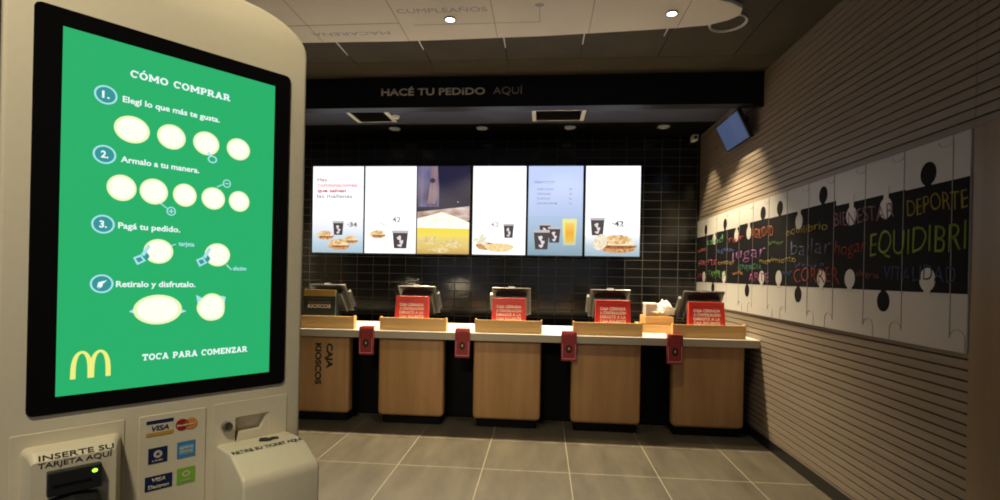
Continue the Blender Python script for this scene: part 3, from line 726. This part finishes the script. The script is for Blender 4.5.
me = bpy.data.meshes.new_from_object(body.evaluated_get(bpy.context.evaluated_depsgraph_get()))
body.modifiers.clear(); body.data = me; me.name = 'body'; bpy.data.objects.remove(cut)
b = MB(); b.prism(rrect(xa - .02, xb + .02, -.08, .30, .03), 0, .03, 'xy', bevel=.004, seg=2); b.build('floor_plate', M['dark_grey'], K, smooth=True)
# screen
b = MB(); b.prism(rrect(s_(-.0405), s_(.4310), Z0 - .0335, Z0 + .7345, .012), -.004, -.0002, 'xz', bevel=.001, seg=1); b.build('black_bezel', M['black_glass'], K)
b = MB(); b.box(s_(0), s_(.3922), -.0050, -.0042, Z0, Z0 + .700); scr = b.build('touchscreen', S(38, 176, 106), K); scr['label'] = 'lit green touchscreen showing ordering steps'
white = E(.86, .97, .98, 1.0); ice = S(170, 228, 240); teal = S(52, 150, 150); cream = E(.86, .95, .52, 1.0); creamw = E(1.0, 1.0, .90, 1.0)
def kt(s, x, z, w, h, m=white, bold=.04, par=None, lay=2): return text(s, (s_(x), -.0052 - .0004 * lay, Z0 + z), (1, 0, 0), (0, 0, 1), w, h, m, par or scr, bold=bold, depth=.0002)
def kf(name, polys, m, lay, par=None):
    b = MB()
    for P in polys: b.prism([(s_(x), Z0 + z) for x, z in P], -.0050 - .0004 * lay, -.0048 - .0004 * (lay - .2), 'xz')
    return b.build(name, m, par or scr)
def ringpoly(cx, cz, rx, rz, th, n=28):
    o = []
    for i in range(n):
        a0, a1 = 2 * PI * i / n, 2 * PI * (i + 1) / n
        o.append([(cx + rx * math.cos(a0), cz + rz * math.sin(a0)), (cx + rx * math.cos(a1), cz + rz * math.sin(a1)),
                  (cx + (rx - th) * math.cos(a1), cz + (rz - th) * math.sin(a1)), (cx + (rx - th) * math.cos(a0), cz + (rz - th) * math.sin(a0))])
    return o
G = {  # stroke letters with slab feet on a unit cap height: width, strokes, feet
 'M': (1.18, [(.16, 0, .16, 1), (1.02, 0, 1.02, 1), (.16, 1, .59, .25), (1.02, 1, .59, .25)], [(0, .34, 0), (.84, 1.18, 0), (0, .25, 1), (.93, 1.18, 1)]),
 'O': (.95, 'o', []), 'C': (.88, 'c', []),
 'P': (.80, [(.18, 0, .18, 1), (.18, .91, .55, .91), (.18, .45, .55, .45), (.55, .91, .70, .80), (.55, .45, .70, .56), (.69, .56, .69, .80)], [(0, .38, 0), (0, .2, 1)]),
 'R': (.92, [(.18, 0, .18, 1), (.18, .91, .55, .91), (.18, .45, .55, .45), (.55, .91, .70, .80), (.55, .45, .70, .56), (.69, .56, .69, .80), (.48, .45, .76, .05)], [(0, .36, 0), (.62, .95, 0), (0, .2, 1)]),
 'A': (1.0, [(.18, 0, .50, 1), (.82, 0, .50, 1), (.3, .32, .7, .32)], [(0, .34, 0), (.66, 1.0, 0), (.34, .6, 1)]),
 'T': (.86, [(.43, 0, .43, 1), (.03, .91, .83, .91), (.10, .70, .10, .98), (.76, .70, .76, .98)], [(.22, .64, 0)]),
 'E': (.80, [(.18, 0, .18, 1), (.03, .91, .74, .91), (.03, .09, .74, .09), (.2, .5, .56, .5), (.69, .70, .69, .98), (.71, .02, .71, .30)], []),
 'N': (1.0, [(.18, 0, .18, 1), (.82, 0, .82, 1), (.18, 1, .82, 0)], [(0, .36, 0), (0, .2, 1), (.64, 1.0, 1)]),
 'Z': (.80, [(.05, .91, .75, .91), (.05, .09, .75, .09), (.70, .9, .12, .1), (.10, .72, .10, .98), (.71, .02, .71, .28)], []), ' ': (.45, [], [])}
def slab(word, x, z, w, h):
    tot = sum(G['O' if c == 'Ó' else c][0] + .10 for c in word) - .10
    k = w / tot; polys = []; X = 0
    def seg(x0, y0, x1, y1, t):
        d = Vector((x1 - x0, y1 - y0)); L = d.length; n = Vector((-d.y, d.x)) / L * t / 2
        polys.append([(x + (X + a) * k, z + b * h) for a, b in ((x0 - n.x, y0 - n.y), (x1 - n.x, y1 - n.y), (x1 + n.x, y1 + n.y), (x0 + n.x, y0 + n.y))])
    for c in word:
        g = G['O' if c == 'Ó' else c]
        if g[1] in ('o', 'c'):
            a0, a1 = (0, 360) if g[1] == 'o' else (42, 318)
            n = 20
            for i in range(n):
                A, B = math.radians(a0 + (a1 - a0) * i / n), math.radians(a0 + (a1 - a0) * (i + 1) / n); cx = g[0] / 2
                polys.append([(x + (X + cx + cx * r * math.cos(q)) * k, z + (.5 + .52 * r2 * math.sin(q)) * h) for q, r, r2 in ((A, 1, 1), (B, 1, 1), (B, .52, .62), (A, .52, .62))])
            if g[1] == 'c': seg(.80, .66, .80, .98, .14)
            if c == 'Ó': seg(.42, 1.1, .60, 1.34, .16)
        else:
            for q in g[1]: seg(*q, .22)
            for a, b_, y in g[2]: seg(a, .08 if y == 0 else .92, b_, .08 if y == 0 else .92, .16)
        X += g[0] + .10
    kf('slab_lettering', polys, white, 3)
slab('CÓMO COMPRAR', .104, .6355, .187, .0145)
slab('TOCA PARA COMENZAR', .1345, .0545, .2055, .0130)
for cz, n_ in [(.588, '1.'), (.470, '2.'), (.332, '3.'), (.214, '4')]:
    kf('step_badge', [ell(.0655, cz, .0165, .0165)], teal, 1)
    kf('badge_ring', ringpoly(.0655, cz, .0185, .0185, .0032), ice, 2)
    if n_ != '4': kt(n_, .0595, cz - .007, .012, .0145, white, .03, lay=3)
    else: kf('badge_tick', [[(.058, .206), (.063, .209), (.0735, .221), (.066, .219), (.060, .217)], [(.060, .204), (.066, .208), (.068, .218)]], white, 3)
kt('Elegí lo que más te gusta.', .0925, .5815, .178, .0125, bold=.022)
kt('Armalo a tu manera.', .0915, .4600, .140, .0125, bold=.022)
kt('Pagá tu pedido.', .0895, .3260, .108, .0125, bold=.022)
kt('Retiralo y disfrutalo.', .0880, .2075, .141, .0125, bold=.022)
def spot(x, z, rx, rz, rot=0, jag=0.0):
    kf('glowing_food_disc', [ell(x, z, rx, rz, rot=rot, jag=jag)], cream, 3); kf('disc_core', [ell(x, z, rx * .84, rz * .84, rot=rot, jag=jag)], creamw, 4)
for x, rx, rz in [(.109, .0300, .0275), (.178, .0262, .0265), (.2445, .0262, .0262), (.3115, .0252, .0252)]: spot(x, .5290, rx, rz)
for x, rx, rz in [(.094, .0245, .0265), (.1485, .0250, .0270), (.205, .0225, .0250), (.261, .0240, .0250), (.3155, .0225, .0240)]: spot(x, .4080, rx, rz)
kf('pointing_hand', ringpoly(.2570, .4955, .0095, .0085, .0028) + [[(.247, .508), (.252, .5), (.256, .503), (.250, .511)]], ice, 5)
kf('plus_mark', ringpoly(.1800, .3700, .0085, .0095, .0022) + [[(.1755, .369), (.1845, .369), (.1845, .371), (.1755, .371)], [(.179, .3655), (.181, .3655), (.181, .3745), (.179, .3745)], [(.160, .3835), (.172, .3745), (.173, .376), (.161, .3855)]], ice, 5)
kf('minus_mark', ringpoly(.2880, .4455, .0085, .0095, .0022) + [[(.2835, .4445), (.2925, .4445), (.2925, .4465), (.2835, .4465)], [(.268, .434), (.280, .441), (.279, .443), (.267, .436)]], ice, 5)
spot(.159, .2830, .0265, .0260); spot(.2720, .2810, .0262, .0262)
for dx in (0, .114):
    kf('paying_hand', [[(.115 + dx, .268), (.128 + dx, .275), (.137 + dx, .262), (.122 + dx, .253)], [(.128 + dx, .275), (.140 + dx, .297), (.144 + dx, .292), (.134 + dx, .272)]], ice, 5)
    kf('hand_cuff', [[(.119 + dx, .266), (.127 + dx, .270), (.132 + dx, .263), (.124 + dx, .258)], [(.132 + dx, .268), (.138 + dx, .280), (.143 + dx, .272), (.139 + dx, .264)]], teal, 6)
kf('pointer_line', [[(.180, .295), (.190, .299), (.190, .301), (.180, .297)]], ice, 5); kf('pointer_line', [[(.290, .258), (.301, .247), (.303, .248), (.292, .260)]], ice, 5)
kt('tarjeta', .195, .297, .030, .010, ice, .02, lay=5); kt('efectivo', .305, .2465, .029, .010, ice, .02, lay=5)
kf('wrapper_tips', [[(.110, .157), (.120, .164), (.120, .153)], [(.201, .160), (.213, .155), (.201, .150)], [(.231, .190), (.245, .182), (.236, .160)], [(.285, .142), (.291, .185), (.282, .188), (.262, .140)]], ice, 2)
spot(.1605, .1600, .0435, .0315); spot(.2620, .1620, .0285, .0310, jag=.03)
# arched M emblem
def arch(cx, hw, z0, z1, w_out, w_in, n=16):
    P = []; out_, in_ = [], []
    for i in range(n + 1):
        t_ = PI * i / n
        out_.append((cx - hw * math.cos(t_), z0 + (z1 - z0) * math.sin(t_) ** .62))
        in_.append((cx - (hw - w_in) * math.cos(t_), z0 + (z1 - z0 - w_out) * math.sin(t_) ** .62))
    return [[out_[i], out_[i + 1], in_[i + 1], in_[i]] for i in range(n)]
kf('arched_emblem', arch(.0375, .0170, .0300, .0835, .005, .0080) + arch(.0655, .0170, .0300, .0835, .005, .0080), S(240, 240, 130), 3)

# front modules below the screen
s0_ = s_
def s_(x): return s0_(x + .0035)
def plate(name, x0, x1, z0, z1, m=M['kiosk'], y0=-.0022):
    x0 += .0035; x1 += .0035
    b = MB(); b.prism(rrect(s0_(x0), s0_(x1), Z0 + z0, Z0 + z1, .003), y0, -.0002, 'xz', bevel=.0008, seg=1); return b.build(name, m, K)
plate('reader_module', -.064, .1045, -.47, -.064); plate('sticker_module', .129, .2535, -.47, -.064)
b = MB(); y0 = -.0022      # plate around the ticket outlet, left open in front of the slot
for x0, x1, z0, z1 in [(.270, .315, -.47, -.062), (.393, .4355, -.47, -.062), (.315, .393, -.099, -.062), (.315, .393, -.47, -.161)]:
    b.box(s_(x0), s_(x1), y0, -.0002, Z0 + z0, Z0 + z1)
b.build('ticket_module', M['kiosk'], K)
# card reader housing: drafted sides, chamfered top
b = MB()
def frus(P0, P1, y0, y1):
    A = [b.bm.verts.new((s_(x), y0, Z0 + z)) for x, z in P0]; B = [b.bm.verts.new((s_(x), y1, Z0 + z)) for x, z in P1]; n = len(A)
    fs = [b.bm.faces.new(A[::-1]), b.bm.faces.new(B)] + [b.bm.faces.new([A[i], A[(i + 1) % n], B[(i + 1) % n], B[i]]) for i in range(n)]
    return fs
fs = frus(rrect(-.050, .099, -.40, -.088, .012), rrect(-.042, .0885, -.39, -.091, .012), -.0024, -.036)
fs = frus(rrect(-.042, .0885, -.39, -.091, .012), rrect(-.038, .0840, -.38, -.1055, .007), -.036, -.052)
bmesh.ops.remove_doubles(b.bm, verts=b.bm.verts[:], dist=1e-5)
b.build('reader_housing', M['kiosk'], K, smooth=True)
text('INSERTE SU', (s_(-.0275), -.0512, Z0 - .1040), (1, 0, 0), (0, .74, .67), .108, .0115, M['ink'], K, bold=.012, depth=.0006)
text('TARJETA AQUÍ', (s_(-.0285), -.0522, Z0 - .1175), (1, 0, 0), (0, 0, 1), .106, .0100, M['ink'], K, bold=.012, depth=.0003)
b = MB(); b.box(s_(-.017), s_(.0605), -.070, -.0522, Z0 - .167, Z0 - .1235, .002); rd = b.build('card_reader', M['black_plastic'], K); rd['label'] = 'black card reader with green light'
b = MB(); b.box(s_(-.010), s_(.045), -.0712, -.0702, Z0 - .150, Z0 - .146); b.build('card_slot', M['black'], rd)
b = MB(); b.prism([(s_(x), Z0 + z) for x, z in ell(.0495, -.1335, .0042, .0034)], -.0715, -.0702, 'xz'); o = b.build('indicator_light', E(.45, .95, .05, 2.0), rd); o['label'] = 'small bright green light'
b = MB()
A = [(-.016, -.176), (.020, -.168), (.056, -.176), (.068, -.215), (-.020, -.215)]
fs = frus(A, [(-.010, -.182), (.020, -.176), (.050, -.182), (.058, -.30), (-.012, -.30)], -.0522, -.088)
b.build('keypad_mouth', M['black_plastic'], K); 
b = MB(); b.box(s_(.004), s_(.038), -.0892, -.0882, Z0 - .1865, Z0 - .1835); b.build('mouth_highlight', M['silver'], K)
# stickers
def sticker(name, x0, x1, z0, z1, m, label, r=.001):
    b = MB(); b.prism(rrect(s_(x0), s_(x1), Z0 + z0, Z0 + z1, r), -.0030, -.0023, 'xz'); o = b.build(name, m, K); o['label'] = label; return o
navy = D(14, 28, 76); stw = D(205, 195, 170); 
def sf(name, polys, m, par, lay=1):
    b = MB()
    for P in polys: b.prism([(s_(x), Z0 + z) for x, z in P], -.0030 - .0003 * lay, -.0028 - .0003 * (lay - .3), 'xz')
    return b.build(name, m, par)
def stx(s, x, z, w, h, m, par, bold=.02, shear=0, lay=1): return text(s, (s_(x), -.0031 - .0003 * lay, Z0 + z), (1, 0, 0), (0, 0, 1), w, h, m, par, bold=bold, depth=.0002, shear=shear)
R_ = lambda x0, x1, z0, z1: [(x0, z0), (x1, z0), (x1, z1), (x0, z1)]
o = sticker('card_sticker', .141, .190, -.108, -.075, stw, 'white sticker VISA with blue and ochre stripes')
sf('blue_stripe', [R_(.141, .190, -.083, -.075)], navy, o); sf('ochre_stripe', [R_(.141, .190, -.108, -.101)], D(190, 140, 50), o); stx('VISA', .150, -.098, .032, .0115, navy, o, .03, .2)
o = sf('card_sticker', [ell(.2065, -.094, .0125, .0125)], D(150, 20, 24), K); o['label'] = 'two overlapping round discs, red and orange'
sf('orange_disc', [ell(.2235, -.0945, .0125, .0125)], D(205, 130, 60), o, 1); stx('MasterCard', .197, -.0975, .035, .0050, stw, o, .03, .1, 2)
o = sticker('card_sticker', .1455, .180, -.167, -.134, navy, 'navy sticker with a white four-pointed emblem')
sf('emblem', ringpoly(.1628, -.148, .0070, .0070, .0028, 4) + ringpoly(.1628, -.148, .0078, .0078, .0020, 20), stw, o); stx('LINK', .153, -.1635, .020, .0042, stw, o, .01)
o = sticker('card_sticker', .198, .233, -.168, -.132, D(60, 125, 175), 'light blue sticker with white capitals')
sf('pale_square', [R_(.202, .229, -.160, -.141)], D(120, 170, 200), o); stx('AMERICAN', .203, -.1495, .025, .0050, stw, o, .02, 0, 2); stx('EXPRESS', .2045, -.1575, .022, .0050, stw, o, .02, 0, 2)
o = sticker('card_sticker', .1405, .190, -.224, -.1935, navy, 'navy sticker VISA Electron')
stx('VISA', .153, -.2065, .025, .0085, stw, o, .03, .2); stx('Electron', .146, -.2205, .038, .0085, stw, o, .03, .1)
o = sticker('card_sticker', .1985, .2335, -.2255, -.190, D(120, 172, 50), 'lime green sticker with a white round mark')
sf('emblem', ringpoly(.216, -.2035, .0075, .0065, .0026), stw, o); stx('CABAL', .206, -.2205, .020, .0045, stw, o, .01)
# lock
b = MB(); b.cyl((s_(.296), -.0023, Z0 - .116), (s_(.296), -.012, Z0 - .116), .0125, .0110, n=28); b.cyl((s_(.296), -.012, Z0 - .116), (s_(.296), -.015, Z0 - .116), .0085, n=24); lk = b.build('lock', M['chrome'], K, smooth=True)
b = MB(); b.box(s_(.2945), s_(.2975), -.0156, -.0151, Z0 - .121, Z0 - .111); b.build('keyhole', M['ink'], lk)
# ticket outlet hood
x0, x1 = .274, .4385
prof = [(-.0024, -.156), (-.088, -.1505), (-.1, -.151), (-.109, -.156), (-.168, -.181), (-.176, -.189), (-.180, -.203), (-.180, -.36), (-.0024, -.42)]
b = MB(); b.prism([(y, Z0 + z) for y, z in prof], s_(x0), s_(x1), 'yz', bevel=.006, seg=3); hood = b.build('ticket_hood', M['kiosk'], K, smooth=True)
b = MB(); b.box(s_(.315), s_(.43), -.1812, -.1802, Z0 - .2895, Z0 - .2865); b.build('hood_slit', M['ink'], hood)
text('RETIRE SU TICKET AQUÍ', (s_(.279), -.104, Z0 - .1512), (1, 0, 0), (0, .98, .03), .154, .016, M['ink'], hood, bold=.03, depth=.0006)
b = MB()
zt = Z0 - .1535 + .0035
pts = [(.352, -.055), (.360, -.040), (.372, -.045), (.377, -.055), (.384, -.048), (.396, -.058), (.392, -.068), (.384, -.060), (.372, -.070), (.360, -.062)]
b.prism([(s_(x), y + .006) for x, y in pts], zt - .001, zt + .0012, 'xy'); b.build('arrow_mark', M['ink'], hood)

# ------------------------------------------------------------------ lights
def spotl(name, loc, tgt, e, ang, blend=.5, r=.04, col=(1, .80, .56)):
    l = bpy.data.lights.new(name, 'SPOT'); l.energy = e; l.spot_size = math.radians(ang); l.spot_blend = blend; l.shadow_soft_size = r; l.color = col
    o = bpy.data.objects.new(name, l); COL.objects.link(o); o.location = loc
    o.rotation_euler = (Vector(tgt) - Vector(loc)).to_track_quat('-Z', 'Y').to_euler(); return o
WARM = (1, .82, .53)
# counter row, hidden above the fascia line
for x in (-2.57, -1.655, -.733, .255, 1.203):
    spotl('counter_lamp', (x, 5.26, ZB - .02), (x, 5.22, 0), 330, 100, .4, .035, WARM)
# row along the tiled wall
for x in BACKX: spotl('back_lamp', (x, 6.07, ZB - .03), (x, 6.10, 0), 34, 75, .6, .03, WARM)
spotl('wall_lamp', (1.62, 4.98, ZB - .02), (1.68, 4.92, 0), 95, 74, .45, .02, WARM)
spotl('wall_lamp', (1.66, 6.00, ZB - .02), (1.70, 6.0, 0), 75, 62, .4, .02, WARM)
# spotlights in the white panel
for x in (-.674, .843): spotl('panel_lamp', (x, 3.466, 3.235), (x, 3.6, 0), 75, 95, .7, .04, (1, .83, .60))
# unseen fill spots added on the customer side, behind and beside the camera
for x, y, e in [(-2.4, 1.0, 20), (.1, 1.8, 6)]:
    spotl('room_fill', (x, y, ZC - .03), (x, y, 0), e, 130, .8, .08, (1, .87, .62))

spotl('kiosk_lamp', (-.55, -.3, ZC - .03), (-.75, 1.0, .9), 190, 85, .8, .08, (1, .87, .62))
for x, tx, e in ((-1.7, -1.25, 250), (-.9, -.35, 200)): spotl('front_lamp', (x, -.6, ZC - .03), (tx, 4.65, .7), e, 26, .9, .08, (1, .85, .58))
w = bpy.data.worlds.new('world'); sc.world = w; w.use_nodes = True
w.node_tree.nodes['Background'].inputs[0].default_value = (.82, .86, 1, 1); w.node_tree.nodes['Background'].inputs[1].default_value = .33

# ------------------------------------------------------------------ camera
a, bb, c = math.radians(4.8313), math.radians(-.3928), math.radians(.9386)
r0 = Vector((math.cos(a), math.sin(a), 0)); f0 = Vector((-math.sin(a) * math.cos(bb), math.cos(a) * math.cos(bb), math.sin(bb)))
u0 = Vector((math.sin(a) * math.sin(bb), -math.cos(a) * math.sin(bb), math.cos(bb)))
r1 = r0 * math.cos(c) + u0 * math.sin(c); u1 = u0 * math.cos(c) - r0 * math.sin(c)
cd = bpy.data.cameras.new('camera'); cam = bpy.data.objects.new('camera', cd); COL.objects.link(cam)
m4 = Matrix.Identity(4); m4.col[0] = (*r1, 0); m4.col[1] = (*u1, 0); m4.col[2] = (*(-f0), 0); m4.col[3] = (0, 0, CAMH, 1)
cam.matrix_world = m4
cd.sensor_width = 36; cd.lens = 499.0 / 1000 * 36; cd.shift_y = 27.366 / 1000; cd.clip_start = .02
sc.camera = cam
sc.view_settings.view_transform = 'Standard'; sc.view_settings.look = 'None'; sc.view_settings.gamma = 1; sc.view_settings.use_curve_mapping = False
sc.view_settings.exposure = 0.0
sc.cycles.use_denoising = True
sc.cycles.max_bounces = 8
sc.cycles.filter_width = 1.9
